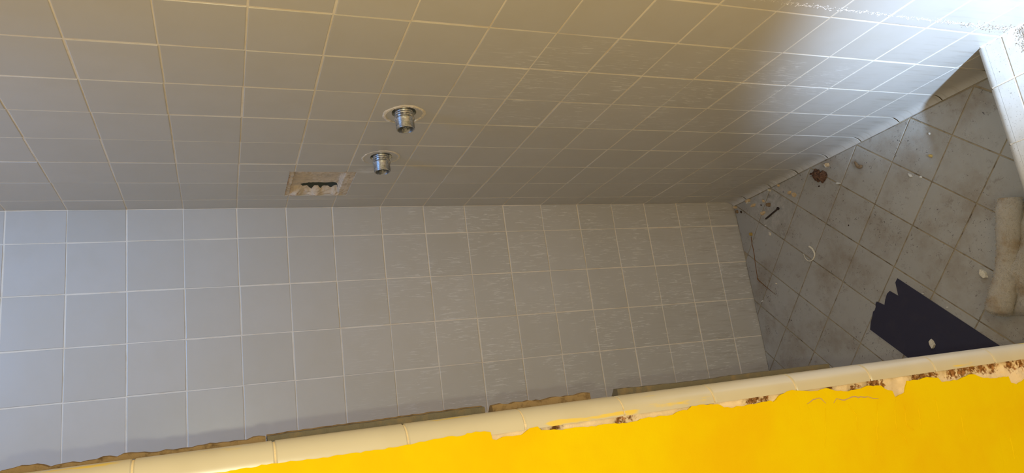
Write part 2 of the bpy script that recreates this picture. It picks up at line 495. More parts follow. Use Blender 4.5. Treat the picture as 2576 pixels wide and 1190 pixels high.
for i in range(len(CX) - 1):
    a, b = CX[i], CX[i + 1]; L = b - a - 2*.008; cx = -(a + b)/2
    # local z -> world x, local x -> world up, local -y -> outwards (+y)
    mw = Matrix.Translation(W(cx, -8.085 - RC, ZC - RC)) @ Matrix(((0, 0, 1), (0, -1, 0), (1, 0, 0))).to_4x4()
    link('edge_tile', quarter_mesh(L, RC), M_CURB, curb, mw)
    for (y0, y1) in ((-8.545, -8.258), (-9.55, -8.562), (-10.55, -9.57)):
        me = tile_mesh('curb_tile', rect(-(b-a)/2 + .012, (b-a)/2 - .012, -(y1-y0)/2, (y1-y0)/2), ch=.010)
        link('top_tile', me, M_CURB, curb, basis((cx, (y0+y1)/2, ZC + random.uniform(-.004, .002)), (1, 0, 0), (0, 1, 0), (0, 0, 1)))
    me = tile_mesh('curb_tile', rect(-(b-a)/2 + .012, (b-a)/2 - .012, -.46, .46), ch=.010)
    link('side_tile', me, M_CURB, curb, basis((cx, -8.088, .72), (-1, 0, 0), (0, 0, 1), (0, 1, 0)))

# ------------------------------------------------------------------ yellow partition with its rounded edge
def XJ(z): return -4.909 - .00516*z                          # inner edge line of the partition
YQ, RQ = -9.317, .17
YFACE = YQ - RQ
v = []
ZP = 21.0
for z in (0, ZP):
    v += [W(XJ(z) - .02, -8.15, z), W(XJ(z) - .02, YQ + .06, z), W(XJ(z) - RQ - .02, YFACE + .06, z), W(-14, YFACE + .06, z), W(-14, -8.15, z)]
f = [(0, 1, 2, 3, 4)[::-1], (5, 6, 7, 8, 9)] + [(i, (i+1) % 5, 5 + (i+1) % 5, 5 + i) for i in range(5)]
wall_f = link('wall_front', pymesh('partition_core', v, f), M_GROUT)
tag(wall_f, 'yellow painted partition wall with peeling paint beside the shower opening', 'wall', kind='structure')
# tiles lining the side of the opening
for k in range(1, 20):
    z = 13.97 - 12 + k - .5
    if z < 1.4 or z > 20: continue
    me = TILE_MESH.get('J')
    if me is None:
        me = TILE_MESH['J'] = tile_mesh('jamb_tile', rect(-.54, .54, -.487, .487)); me.materials.append(M_CURB)
    link('jamb_tile', me, None, wall_f, basis((XJ(z) - .006, -8.745, z), (0, 1, 0), (0, 0, 1), (1, 0, 0)))

trim = link('trim_1', None, None)
trim.name = 'trim_1'; tag(trim, 'vertical cream quarter round tile edging between yellow paint and shower', 'edge trim', kind='structure')
bed = []
QJ = [3.03, 4.02, 5.009, 5.989, 6.96, 7.972, 8.976, 9.971, 10.95, 11.977, 13.0, 13.968, 14.97, 15.97]
for a, b in zip(QJ[:-1], QJ[1:]):
    zc = (a + b)/2; L = b - a - .013
    me = quarter_mesh(L, RQ, 14, .02)
    # shift so object origin sits on the jamb edge: local x from 0 (jamb) to -RQ (paint)
    for vv in me.vertices: vv.co.x -= RQ*S
    o = link('quarter_round', me, M_TRIM, trim, Matrix.Translation(W(XJ(zc), YQ, zc)) @ Matrix.Rotation(-.00516, 4, 'Y'))
vb = []; fb = []; ns = 12
for z in (1.3, 17.0):
    vb += [W(XJ(z) - RQ - .004, YQ + .02, z), W(XJ(z) - .010, YQ + .02, z)] + [W(XJ(z) - RQ + (RQ - .010)*math.cos(t*math.pi/2/ns), YQ - (RQ - .010)*math.sin(t*math.pi/2/ns), z) for t in range(ns + 1)] + [W(XJ(z) - RQ - .004, YQ - RQ + .012, z)]
n = len(vb)//2
fb = [(i, (i+1) % n, n + (i+1) % n, n + i) for i in range(n)]
M_JOINT = grout_material('trim_joint', (.72, .62, .46), (.45, .33, .17), .7, .8, 70)
link('joint_bed', pymesh('joint_bed', vb, fb), M_JOINT, trim)

# paint layer with its torn edge (x, z on the wall face)
PAINT = [(-5.155, 13.458), (-5.16, 13.391), (-5.146, 13.029), (-5.151, 12.932), (-5.153, 12.851), (-5.156, 12.689), (-5.153, 12.508), (-5.151, 12.291), (-5.15, 12.068), (-5.146, 11.957), (-5.133, 11.81), (-5.127, 11.685), (-5.128, 11.5), (-5.117, 11.481), (-5.12, 11.33), (-5.133, 11.275), (-5.193, 11.266), (-5.204, 11.231), (-5.185, 11.171), (-5.191, 11.002), (-5.144, 10.916), (-5.139, 10.844), (-5.173, 10.815), (-5.197, 10.617), (-5.195, 10.41), (-5.206, 10.289), (-5.199, 10.162), (-5.216, 9.975), (-5.195, 9.775), (-5.195, 9.643), (-5.197, 9.467), (-5.173, 9.394), (-5.175, 9.309), (-5.143, 9.248), (-5.141, 9.162), (-5.159, 8.955), (-5.196, 8.892), (-5.211, 8.809), (-5.203, 8.613), (-5.192, 8.337), (-5.209, 8.295), (-5.148, 8.185), (-5.12, 8.035), (-5.157, 7.805), (-5.161, 7.707), (-5.146, 7.604), (-5.184, 7.482), (-5.209, 7.303), (-5.198, 7.162), (-5.179, 7.035), (-5.198, 6.846), (-5.251, 6.774), (-5.265, 6.707), (-5.338, 6.689), (-5.302, 6.538), (-5.184, 6.458), (-5.192, 6.312), (-5.174, 6.154), (-5.197, 5.989), (-5.249, 5.951), (-5.249, 5.676), (-5.21, 5.499), (-5.22, 5.401), (-5.265, 5.297), (-5.291, 5.101), (-5.293, 4.868), (-5.365, 4.857), (-5.396, 4.763), (-5.347, 4.605)]
edge = []
Rp = random.Random(3)
for i, p in enumerate(PAINT):                                 # ragged in-between points
    edge.append(p)
    if i + 1 < len(PAINT):
        q = PAINT[i + 1]; d = math.hypot(q[0]-p[0], q[1]-p[1]); k = int(d/.035)
        for s in range(1, k):
            t = s/k; edge.append((p[0] + (q[0]-p[0])*t + Rp.uniform(-.006, .006), p[1] + (q[1]-p[1])*t))
up = [(XJ(z) - RQ - .035 + Rp.uniform(-.006, .006), z) for z in [ZP] + [18.5 - k*.25 for k in range(20)]]
dn = [(-5.30, 4.3), (-5.22, 4.0), (-5.25, 3.5), (-5.18, 3.0), (-5.2, 2.0), (-5.16, 0.0)]
outl = up + edge + dn + [(-14, 0.0), (-14, ZP)]
pol = [Vector((x, z, 0)) for x, z in outl]
n = len(pol)
YP0, YP1 = YFACE - .004, YFACE + .016
vv = [W(p.x, YP0, p.y) for p in pol] + [W(p.x, YP1, p.y) for p in pol]
ff = [tuple(t) for t in tessellate_polygon([pol])] + [(i, (i+1) % n, n + (i+1) % n, n + i) for i in range(n)]
paint = link('paint_layer', pymesh('paint_layer', vv, ff), M_PAINT, wall_f)
paint['label'] = 'bright yellow paint, torn along one edge'

# exposed plaster behind the torn paint
BROWN = [(-5.152, 10.846, .05), (-5.164, 10.666, .06), (-5.187, 10.012, .06), (-5.172, 9.897, .04), (-5.166, 8.542, .07), (-5.162, 8.468, .07), (-5.167, 8.346, .05), (-5.148, 7.513, .05), (-5.192, 7.199, .07), (-5.153, 6.933, .09), (-5.165, 6.87, .08), (-5.188, 6.80, .06), (-5.155, 6.30, .08), (-5.150, 6.18, .10), (-5.15, 6.05, .09), (-5.165, 5.72, .10), (-5.155, 5.55, .11), (-5.155, 5.40, .10), (-5.155, 5.227, .10), (-5.155, 5.05, .10), (-5.16, 4.75, .10), (-5.16, 4.55, .10), (-5.17, 4.3, .1)]
nx, nz = 26, 560
x_in, x_out, z0, z1 = -RQ + .03, -.62, 2.6, 16.8
v = []; f = []; cr = []
for k in range(nz):
    z = z0 + (z1 - z0)*k/(nz - 1)
    for i in range(nx):
        x = XJ(z) + x_in + (x_out - x_in)*i/(nx - 1)
        n1 = noise.noise(Vector((x*9, z*9, 1.3))); n2 = noise.noise(Vector((x*30, z*30, 4.1)))
        c = 0
        for bx, bz, br in BROWN:
            d = math.hypot((x - bx)/1.0, (z - bz)/1.3)/br
            if d < 1.6: c = max(c, 1 - d/1.35)
        c = max(0, min(1, c + n2*.35*(1 if c > .02 else 0)))
        dep = .012 + .010*n1 + .006*n2 + .035*c
        v.append(W(x, YFACE + max(.001, dep), z)); cr.append(c)
for k in range(nz - 1):
    for i in range(nx - 1):
        a = k*nx + i; f.append((a, a + 1, a + nx + 1, a + nx))
me = pymesh('exposed_plaster', v, f, True)
at = me.attributes.new('crumble', 'FLOAT', 'POINT'); at.data.foreach_set('value', cr)
pl = link('exposed_plaster', me, M_PLASTER, wall_f); pl['label'] = 'cream bare plaster with brown crumbling hollows'

# hairline cracks in the paint
def ribbon(name, pts, y, w, m, parent, th=.004, seed=1):
    R = random.Random(seed); P = []
    for (a, b) in zip(pts[:-1], pts[1:]):
        k = max(2, int(math.hypot(b[0]-a[0], b[1]-a[1])/.03))
        P += [(a[0] + (b[0]-a[0])*s/k + R.uniform(-.004, .004), a[1] + (b[1]-a[1])*s/k + R.uniform(-.004, .004)) for s in range(k)]
    P.append(pts[-1]); v = []; f = []
    for i, p in enumerate(P):
        a, b = P[max(0, i-1)], P[min(len(P)-1, i+1)]
        d = Vector((b[0]-a[0], b[1]-a[1])).normalized(); q = Vector((-d.y, d.x))
        ww = w*(.35 + .65*math.sin(math.pi*min(1, max(0, i/(len(P)-1)))))*R.uniform(.6, 1.3)
        v += [W(p[0]+q.x*ww, y, p[1]+q.y*ww), W(p[0]-q.x*ww, y, p[1]-q.y*ww), W(p[0], y - th, p[1])]
        if i:
            k = 3*i; f += [(k-3, k, k+2, k-1), (k-1, k+2, k+1, k-2)]
    return link(name, pymesh(name, v, f), m, parent)
CRACKS = [([(-5.277, 7.887), (-5.243, 7.801), (-5.234, 7.709), (-5.262, 7.676), (-5.296, 7.645)], .0055), ([(-5.302, 7.542), (-5.265, 7.495), (-5.293, 7.39), (-5.267, 7.281), (-5.281, 7.199), (-5.29, 7.07), (-5.313, 7.004), (-5.327, 6.927)], .0065)]
for i, (pts, w) in enumerate(CRACKS): ribbon('paint_crack', pts, YP0 - .0005, w, M_CRACK, wall_f, .003, i)
RIDGES = [[(-5.342, 7.662), (-5.481, 7.71), (-5.63, 7.755), (-5.717, 7.788)], [(-5.346, 6.948), (-5.511, 7.016), (-5.715, 7.082), (-5.863, 7.15)], [(-5.362, 6.698), (-5.466, 6.745), (-5.656, 6.787), (-5.729, 6.715), (-5.818, 6.686)], [(-5.44, 6.595), (-5.631, 6.634), (-5.697, 6.542)], [(-5.344, 7.356), (-5.449, 7.276), (-5.602, 7.316)], [(-5.915, 5.135), (-6.051, 5.143), (-6.184, 5.167)], [(-5.403, 6.117), (-5.526, 6.124), (-5.646, 6.146)], [(-5.45, 6.40), (-5.60, 6.42), (-5.70, 6.44)], [(-5.62, 5.80), (-5.80, 5.83), (-5.9, 5.80)]]
for i, pts in enumerate(RIDGES): ribbon('paint_ridge', pts, YP0 - .0003, .006, M_PAINT, wall_f, .006, 20 + i)

# sealant remains on the side of the opening
CK = [('tan', [(-4.947, 14.805), (-4.94, 14.733), (-4.93, 14.593), (-4.954, 14.51), (-4.952, 14.373), (-4.942, 14.226), (-4.94, 14.043), (-4.942, 13.864), (-4.941, 13.713), (-4.939, 13.543), (-4.941, 13.279), (-4.932, 13.052)]),
      ('grey', [(-4.932, 13.04), (-4.929, 12.885), (-4.924, 12.649), (-4.915, 11.997), (-4.909, 11.675), (-4.908, 11.453), (-4.907, 11.225)]),
      ('tan', [(-4.896, 11.154), (-4.905, 10.931), (-4.905, 10.75), (-4.904, 10.502), (-4.893, 10.285), (-4.893, 10.181)]),
      ('grey', [(-4.888, 9.89), (-4.899, 9.439), (-4.902, 8.745), (-4.893, 8.586), (-4.894, 7.918), (-4.892, 7.264)])]
Rc = random.Random(11)
for kind, pts in CK:
    P = []
    for a, b in zip(pts[:-1], pts[1:]):
        k = max(1, int(abs(b[1]-a[1])/.04)); jit = .010 if kind == 'tan' else .003
        P += [(a[0] + (b[0]-a[0])*s/k + Rc.uniform(-jit, jit), a[1] + (b[1]-a[1])*s/k) for s in range(k)]
    P.append(pts[-1])
    def strip(P, y0, y1, base, m, nm):
        v = []; f = []
        for i, (x, z) in enumerate(P):
            xi = XJ(z) + base; xo = max(x, xi + .004)
            j1 = Rc.uniform(-.004, .004)
            v += [W(xi, y0 + j1, z), W(xo - .008, y0 + .002 + j1, z), W(xo, (y0 + y1)/2, z), W(xi, y1, z)]
            if i:
                k = 4*i
                for s in range(3): f.append((k - 4 + s, k + s, k + s + 1, k - 3 + s))
        n_ = len(v); f += [(0, 1, 2, 3), (n_-4, n_-1, n_-2, n_-3)]
        return link(nm, pymesh(nm, v, f), m, wall_f)
    strip(P, -9.27, -9.13, -.004, M_CAULK_TAN if kind == 'tan' else M_CAULK_GREY, 'sealant_strip')
    if kind == 'grey' and pts[0][1] > 12:                      # tan torn lip along the grey bead
        strip([(x + .010, z) for x, z in P], -9.20, -9.14, .02, M_CAULK_TAN, 'sealant_lip')

# ------------------------------------------------------------------ hidden left shower wall (plain slab)
wall_l = link('wall_left', box_mesh('left_wall', -7.3, -6.6065, -8.2, 0, -.2, ZT), M_GROUT)
tag(wall_l, 'grey tiled side wall of the shower hidden behind the partition', 'wall', kind='structure')
for j in range(len(zz) - 1):
    for i in range(8):
        a, b = YL[i], YL[i + 1]
        put_tile(wall_l, M_A, tilt(basis((-6.6, -(a + b)/2, (zz[j] + zz[j+1])/2), (0, 1, 0), (0, 0, 1), (1, 0, 0))), b - a - 2*GAP, zz[j+1] - zz[j] - 2*GAP, 'A')
M_OUT = mat('bathroom_floor_tile', (.42, .39, .34), .5, .3); g = G(M_OUT)
g.color(g.mix(g.ramp(g.noise(g.pos(), 9, 5, .6), .4, .7), (.42, .39, .34), (.33, .29, .23)))
link('bathroom_floor', box_mesh('bathroom_floor', -13, .0, -26, -10.6, -.1, ZF - .005), M_OUT, floor)

ceil = link('ceiling', box_mesh('ceiling', -14, .2, -26, .5, 22.3, 22.8), mat('ceiling_paint', (.75, .74, .70), .8, .2))
tag(ceil, 'plain pale painted bathroom ceiling above the shower', 'ceiling', kind='structure')

# ------------------------------------------------------------------ soap dish recess
SLOT = [(-1.149, 11.767), (-1.178, 11.746), (-1.221, 11.625), (-1.231, 11.432), (-1.232, 11.07), (-1.136, 11.022), (-1.056, 11.106), (-0.996, 11.148), (-1.062, 11.216), (-1.085, 11.288), (-1.017, 11.329), (-0.988, 11.351), (-1.085, 11.416), (-1.077, 11.493), (-0.958, 11.539), (-0.973, 11.561), (-1.085, 11.63), (-1.062, 11.715)]
def inside(px, py, poly):
    r = False
    for i in range(len(poly)):
        (x1, y1), (x2, y2) = poly[i-1], poly[i]
        if (y1 > py) != (y2 > py) and px < (x2-x1)*(py-y1)/(y2-y1) + x1: r = not r
    return r
def sm(a, b, x):
    t = max(0, min(1, (x-a)/(b-a))); return t*t*(3-2*t)
N = 120; v = []; f = []; st = []; inn = []
a0, a1, c0, c1 = -sy1 - .015, -sy0 + .015, sz0 - .02, sz1 + .015
for i in range(N):
    y = a0 + (a1 - a0)*i/(N-1)
    for k in range(N):
        z = c0 + (c1 - c0)*k/(N-1)
        n1 = noise.noise(Vector((y*5, z*5, 2))); n2 = noise.noise(Vector((y*17, z*17, 7)))
        wob = .018*n2 + .02*n1
        # rim heights: distance from each edge of the opening
        d_near = (y - a0) + wob; d_far = (a1 - y) + wob; d_low = (z - c0) + wob; d_top = (c1 - z) + wob
        depth = .125                                                # back plate
        far = 1 - sm(.02, .30, d_far)                               # mortar ramp along the far side
        lump = .5 + .5*math.cos((z - 11.44)/.215*math.pi*1.0)
        depth -= far*(.095 + .03*lump)
        if .02 < d_far < .33: depth -= .045*max(0, math.cos((z - 11.43)*math.pi/.20))*sm(.33, .18, d_far)*sm(0, .1, d_far)
        depth = min(depth, .125 - .12*(1 - sm(.05, .13, d_near)))
        depth = min(depth, .125 - .11*(1 - sm(.09, .14, d_top)))
        depth = min(depth, .125 - .115*(1 - sm(.20, .26, d_low)))
        edge_d = min(d_near, d_far, d_low, d_top)
        s = max(0, 1 - edge_d/.055)*.75 + max(0, 1 - abs(edge_d - .125)/.03)*.42
        if d_top < .13 and d_near > .15: s += .22*(.5 + .5*math.sin(z*0 + y*55))
        depth += .010*n2 + .008*n1
        v.append(W(min(.14, depth), y, z)); st.append(max(0, min(1, s + .25*n2))); inn.append(inside(y, z, SLOT))
for i in range(N-1):
    for k in range(N-1):
        q = (i*N + k, i*N + k + 1, (i+1)*N + k + 1, (i+1)*N + k)
        if sum(inn[t] for t in q) < 2: f.append(q)
me = pymesh('mortar_bed', v, f, True)
at = me.attributes.new('stain', 'FLOAT', 'POINT'); at.data.foreach_set('value', st)
soap = link('soap_dish_recess', me, M_MORTAR, wall_r)
soap['label'] = 'empty soap dish recess of tan mortar with a dark ragged slot'
# cavity behind the slot
x0, x1 = .012, .55
cav = [W(x, y, z) for x in (x0, x1) for y, z in ((-2.25, 10.7), (-.7, 10.7), (-.7, 12.15), (-2.25, 12.15))]
M_CAV = mat('cavity_grey', (.20, .22, .22), .8, .2)
link('cavity', pymesh('cavity', cav, [(4, 5, 6, 7), (0, 1, 5, 4), (1, 2, 6, 5), (2, 3, 7, 6), (3, 0, 4, 7)]), M_CAV, soap)

# ------------------------------------------------------------------ valves
def lathe(name, prof, n=32, jit=0.0, seed=0, m=None, smooth=True):
    """profile (radius, height) in pitches turned about local z"""
    R = random.Random(seed); v = []; f = []
    for r, h in prof:
        for i in range(n):
            a = 2*math.pi*i/n; rr = r*(1 + R.uniform(-jit, jit))
            v.append((rr*math.cos(a)*S, rr*math.sin(a)*S, h*S))
    for k in range(len(prof)-1):
        for i in range(n):
            j = (i+1) % n; f.append((k*n+i, k*n+j, (k+1)*n+j, (k+1)*n+i))
    return pymesh(name, v, f, smooth)

def ring_mesh(name, r0, r1, h, n=90, seed=0, jit=.05, gaps=()):
    """ragged ring of plaster left on the tile"""
    R = random.Random(seed); v = []; f = []; w1 = [R.uniform(-1, 1) for _ in range(n)]; w2 = [R.uniform(-1, 1) for _ in range(n)]
    for i in range(n):
        a = 2*math.pi*i/n
        k = 1.0
        for g0, g1, gv in gaps:
            if g0 <= math.degrees(a) <= g1: k = gv
        nn = noise.noise(Vector((math.cos(a)*2.2, math.sin(a)*2.2, seed)))
        mid = (r0 + r1)/2*(1 + .03*nn); hw = (r1 - r0)/2*k*(1 + .5*nn)
        ri = mid - hw*(1 + jit*6*w1[i]*.5); ro = mid + hw*(1 + jit*2*w2[i])
        hh = h*(.55 + .45*abs(w1[i]))*min(1, k + .2)
        for r, z in ((ri, 0), (ri + (ro-ri)*.2, hh), (ro - (ro-ri)*.3, hh*.8), (ro, 0)):
            v.append((r*math.cos(a)*S, r*math.sin(a)*S, z*S))
    for i in range(n):
        j = (i+1) % n
        for s in range(3): f.append((4*i+s, 4*j+s, 4*j+s+1, 4*i+s+1))
    return pymesh(name, v, f)

def valve(y, z, label, ring, seed):
    # local z -> world -x (out of the wall), local x -> -y, local y -> +z
    mw = basis((0, -y, z), (0, -1, 0), (0, 0, 1), (-1, 0, 0))
    root = bpy.data.objects.new('shower_valve', None); C.objects.link(root); root.matrix_world = mw
    root.empty_display_size = .02
    tag(root, label, 'valve', 'bare valve stubs on the valve wall')
    barrel = [(.10, -.42), (.152, -.42), (.156, -.14)]
    for k in range(6): barrel += [(.146, -.12 + k*.035), (.154, -.103 + k*.035)]
    barrel += [(.150, .10), (.145, .115)]
    link('barrel', lathe('barrel', barrel, 36, .012, seed), M_METAL, root, None).matrix_world = mw
    sl = [(.142, .10), (.160, .105), (.165, .125), (.158, .145), (.150, .16), (.150, .29), (.148, .30), (.134, .30), (.131, .285), (.131, .06), (.02, .05)]
    s_ = link('sleeve', lathe('sleeve', sl, 40, .006, seed + 1), M_METAL, root, None); s_.matrix_world = mw
    # splined stem: cog section
    n = 24; prof2 = [(.050, .04), (.050, .235), (.036, .25), (.036, .215), (.012, .215), (.012, .262), (.0, .262)]
    me = lathe('stem', prof2, n)
    for i, vv in enumerate(me.vertices):
        if i < 2*n and i % 2: vv.co.x *= .82; vv.co.y *= .82
    link('stem', me, M_STEEL, root, None).matrix_world = mw
    for ch in root.children: ch.matrix_parent_inverse = Matrix()
    for ch in root.children: ch.matrix_basis = Matrix()
    # plaster ring and dark cavity belong to the wall
    r = link('plaster_ring', ring, M_PLAST_RING, wall_r, basis((-.0005, -y - ring['dy'], z + ring['dz']), (0, -1, 0), (0, 0, 1), (-1, 0, 0)))
    cup = lathe('pipe_hole', [(.24, -.055), (.26, -.5), (.05, -.5)], 24)
    link('pipe_hole', cup, M_CAV, wall_r, mw)
    return root

r1 = ring_mesh('plaster_ring', .292, .352, .022, seed=3, gaps=((-1, -1, 1), (150, 215, .55), (300, 340, .7)))
r1['dy'] = -.07; r1['dz'] = -.02
valve(4.85, 10.49, 'corroded metal valve stub inside the thick plaster ring, farther from the soap dish recess', r1, 1)
r2 = ring_mesh('plaster_ring', .312, .352, .012, seed=8, gaps=((120, 175, .25), (200, 260, .5), (20, 60, .3)))
r2['dy'] = -.04; r2['dz'] = .0
valve(2.945, 10.49, 'corroded metal valve stub in thin cracked ring, next to the soap dish recess', r2, 5)
# white plaster remains in the pipe holes
def blob(name, pts, m, parent, r=.03, seed=0):
    bm = bmesh.new(); bmesh.ops.create_icosphere(bm, subdivisions=2, radius=1)
    R = random.Random(seed)
    for vv in bm.verts:
        k = 1 + .35*noise.noise(vv.co*1.8 + Vector((seed, 0, 0)))
        vv.co = Vector((vv.co.x*pts[3]*k, vv.co.y*pts[4]*k, vv.co.z*pts[5]*k))*S + W(*pts[:3])
    me = bpy.data.meshes.new(name); bm.to_mesh(me); bm.free()
    return link(name, me, m, parent)
blob('plaster_lump', (.03, -4.66, 10.66, .03, .05, .04), M_RESIDUE, wall_r, seed=1)
blob('plaster_lump', (.03, -4.68, 10.33, .03, .04, .03), M_RESIDUE, wall_r, seed=2)
blob('plaster_lump', (.03, -2.77, 10.62, .03, .05, .09), M_RESIDUE, wall_r, seed=3)
blob('plaster_lump', (.05, -2.82, 10.31, .05, .10, .06), M_RESIDUE, wall_r, seed=4)

# sealant line down the valve wall where the door frame stood, and flakes at its foot
def flakes(name, n, fn, m, parent, seed, smin=.008, smax=.03):
    R = random.Random(seed); v = []; f = []
    for _ in range(n):
        p, u, w, nn = fn(R)
        a = R.uniform(0, math.pi); s1 = R.uniform(smin, smax); s2 = s1*R.uniform(.15, .45)
        e1 = u*math.cos(a) + w*math.sin(a); e2 = -u*math.sin(a) + w*math.cos(a); h = R.uniform(.002, .007)
        b = len(v)
        for (x, y, z) in ((-1, -1, 0), (1, -.7, 0), (.8, 1, 0), (-.8, .8, 0), (-.6, -.6, 1), (.6, -.4, 1), (.5, .6, 1), (-.5, .5, 1)):
            v.append((p + e1*x*s1 + e2*y*s2 + nn*(z*h))*S)
        f += [(b, b+1, b+5, b+4), (b+1, b+2, b+6, b+5), (b+2, b+3, b+7, b+6), (b+3, b, b+4, b+7), (b+4, b+5, b+6, b+7)]
    o = link(name, pymesh(name, v, f), m, parent); o['kind'] = 'stuff'; return o
def on_wall(R):
    z = R.uniform(1.45, 6.6); w = .05 if z > 2.6 else .10
    return Vector((0, -8.745 + R.gauss(0, .022 if z > 2.4 else .05), z)), Vector((0, .25, 1)).normalized(), Vector((0, 1, -.25)).normalized(), Vector((-1, 0, 0))
flakes('sealant_flakes', 420, on_wall, M_RESIDUE, wall_r, 4, .006, .022)
def on_wall_dark(R):
    z = 1.45 + abs(R.gauss(0, .45))
    return Vector((0, -8.74 + R.gauss(0, .05), z)), Vector((0, .25, 1)).normalized(), Vector((0, 1, -.25)).normalized(), Vector((-1, 0, 0))
flakes('dirt_flakes', 110, on_wall_dark, M_FLAKE, wall_r, 5, .005, .018)
def on_curb(R):
    x = -abs(R.gauss(0, .35)) - .01
    return Vector((x, -8.90 + R.gauss(0, .06), ZC)), Vector((1, 0, 0)), Vector((0, 1, 0)), Vector((0, 0, 1))
flakes('dirt_flakes', 620, on_curb, M_FLAKE, curb, 6, .004, .018)
flakes('sealant_flakes', 120, on_curb, M_RESIDUE, curb, 7, .005, .02)
# thin bead of old sealant where the curb meets the wall
v = []; f = []
Rb = random.Random(5)
for i in range(30):
    y = -8.2 - i*.035; w = Rb.uniform(.012, .03); h = Rb.uniform(.01, .03)
    v += [W(0, y, ZC + h), W(-w*.6, y, ZC + h*.6), W(-w, y, ZC)]
    if i: k = 3*i; f += [(k-3, k, k+1, k-2), (k-2, k+1, k+2, k-1)]
link('sealant_bead', pymesh('sealant_bead', v, f), M_RESIDUE, curb)

# ------------------------------------------------------------------ debris on the floor
def solid(name, col, rough=.85):
    m = mat(name, col, rough, .2); g = G(m); p = g.obj()
    g.color(g.mix(g.ramp(g.noise(p, 300, 4, .6), .35, .7), col, tuple(c*.72 for c in col))); g.bump(g.noise(p, 900, 4, .6), .4, .0006)
    return m
M_TAN = solid('chip_tan', (.72, .53, .30)); M_PALE = solid('chip_pale', (.82, .74, .58)); M_WHITE = solid('chip_white', (.80, .77, .70))
M_BROWN = solid('chip_brown', (.30, .20, .11)); M_OCHRE = solid('chip_ochre', (.55, .36, .10)); M_DBROWN = solid('speck_dark', (.07, .045, .03))

def chip(name, x, y, a, b, h, ang, m, label, seed, cat='chip', group=None, z=ZF, white_edge=False, lean=0):
    """irregular broken flake lying on the floor: a x b across, h high"""
    R = random.Random(seed); n = 7
    bm = bmesh.new()
    for k in range(n):
        t = 2*math.pi*(k + R.uniform(-.3, .3))/n; r = R.uniform(.8, 1.1)
        bm.verts.new((a/2*r*math.cos(t)*S, b/2*r*math.sin(t)*S, 0)); r *= R.uniform(.72, .98)
        bm.verts.new((a/2*r*math.cos(t)*S, b/2*r*math.sin(t)*S, h*R.uniform(.75, 1.1)*S))
    bmesh.ops.convex_hull(bm, input=bm.verts[:])
    bmesh.ops.recalc_face_normals(bm, faces=bm.faces[:])
    me = bpy.data.meshes.new(name); bm.to_mesh(me); bm.free()
    o = link(name, me, m)
    o.location = W(x, y, z); o.rotation_euler = (lean, 0, ang)
    tag(o, label, cat, group)
    if white_edge:
        e = box_mesh('glazed_edge', -a*.32, a*.32, -.007, .007, 0, h*.95)
        eo = link('glazed_edge', e, M_WHITE, o); eo.location = W(0, b*.42, 0)
    return o
GC = 'tan grout chips in the corner'
chip('grout_chip', -.16, -.075, .12, .09, .07, .7, M_TAN, 'tan grout chip wedged in the corner where both walls meet the floor', 1, group=GC)
chip('grout_chip', -.29, -.11, .11, .08, .06, .2, M_BROWN, 'darker brown chip at the back wall foot, just beside the corner chip', 2, group=GC)
chip('grout_chip', -.165, -.62, .17, .12, .08, 1.7, M_TAN, 'large square tan chip resting against the cove base nearest the corner', 3, group=GC, white_edge=True)
chip('grout_chip', -.335, -.77, .20, .09, .05, 1.55, M_TAN, 'long flat tan chip between the corner and the nail', 4, group=GC)
chip('grout_chip', -.345, -1.17, .10, .08, .035, .4, M_TAN, 'small tan flake with pale tip lying above the joint near the cove', 5, group=GC)
chip('grout_chip', -.505, -1.335, .12, .11, .08, .2, M_BROWN, 'blocky brown chip with dark side beside the nail head', 6, group=GC)
chip('grout_chip', -.64, -1.05, .18, .11, .06, 1.6, M_TAN, 'oval tan chip lying across the joint by the nail point', 7, group=GC)
chip('grout_chip', -.155, -1.47, .09, .07, .06, .9, M_PALE, 'pale triangular chip at a cove tile joint', 8, group=GC)
chip('grout_chip', -.150, -1.81, .08, .07, .06, .3, M_TAN, 'small square chip against the cove base, farthest from the corner', 9, group=GC)
chip('grout_chip', -.45, -2.12, .12, .09, .055, 2.0, M_TAN, 'smaller round tan chip of the touching pair', 10, group=GC)
chip('grout_chip', -.55, -2.25, .14, .12, .06, .5, M_TAN, 'bigger round tan chip of the touching pair', 11, group=GC)
chip('grout_chip', -1.03, -.455, .10, .09, .06, .2, M_OCHRE, 'orange tan chip at the top end of the rusty hair', 12, group=GC)
chip('grout_chip', -1.22, -1.13, .11, .08, .03, .1, M_PALE, 'greyish yellow flake on the tile below the nail', 13, group=GC)
chip('grout_chip', -.97, -1.05, .06, .035, .025, 1.5, M_WHITE, 'tiny white chip in the joint under the nail point', 14, group=GC)
chip('grout_chip', -.235, -3.44, .13, .10, .06, .3, M_TAN, 'tan chip with a white edge between the cove base and dried leaf', 15, white_edge=True)
chip('grout_chip', -.755, -3.61, .13, .055, .04, 1.0, M_WHITE, 'slim white sliver lying in the joint beside the dried leaf', 16)
chip('plaster_chip', -3.52, -6.31, .20, .14, .05, .3, M_PALE, 'pale plaster chip beside the beige towel', 17)
chip('plaster_chip', -4.60, -4.89, .20, .12, .05, .1, M_PALE, 'beige plaster chip lying on the dark navy sheet', 18, z=ZF + .022)
chip('plaster_crumb', -2.49, -.97, .07, .04, .025, .9, M_PALE, 'small pale crumb near the forked end of the rusty hair', 19, 'crumb')
chip('plaster_crumb', -2.81, -.33, .09, .04, .02, 1.6, M_WHITE, 'small white crumb close to the back wall foot', 20, 'crumb')
chip('plaster_crumb', -1.04, -5.96, .08, .07, .05, .3, M_OCHRE, 'yellow crumb on the floor tile in front of the curb', 21, 'crumb')
chip('plaster_crumb', -.61, -6.07, .05, .045, .035, .3, M_WHITE, 'round white crumb on the daylit floor tile', 22, 'crumb')
chip('plaster_crumb', -1.24, -5.41, .12, .05, .035, .4, M_WHITE, 'white teardrop crumb beside the diagonal joint', 23, 'crumb')
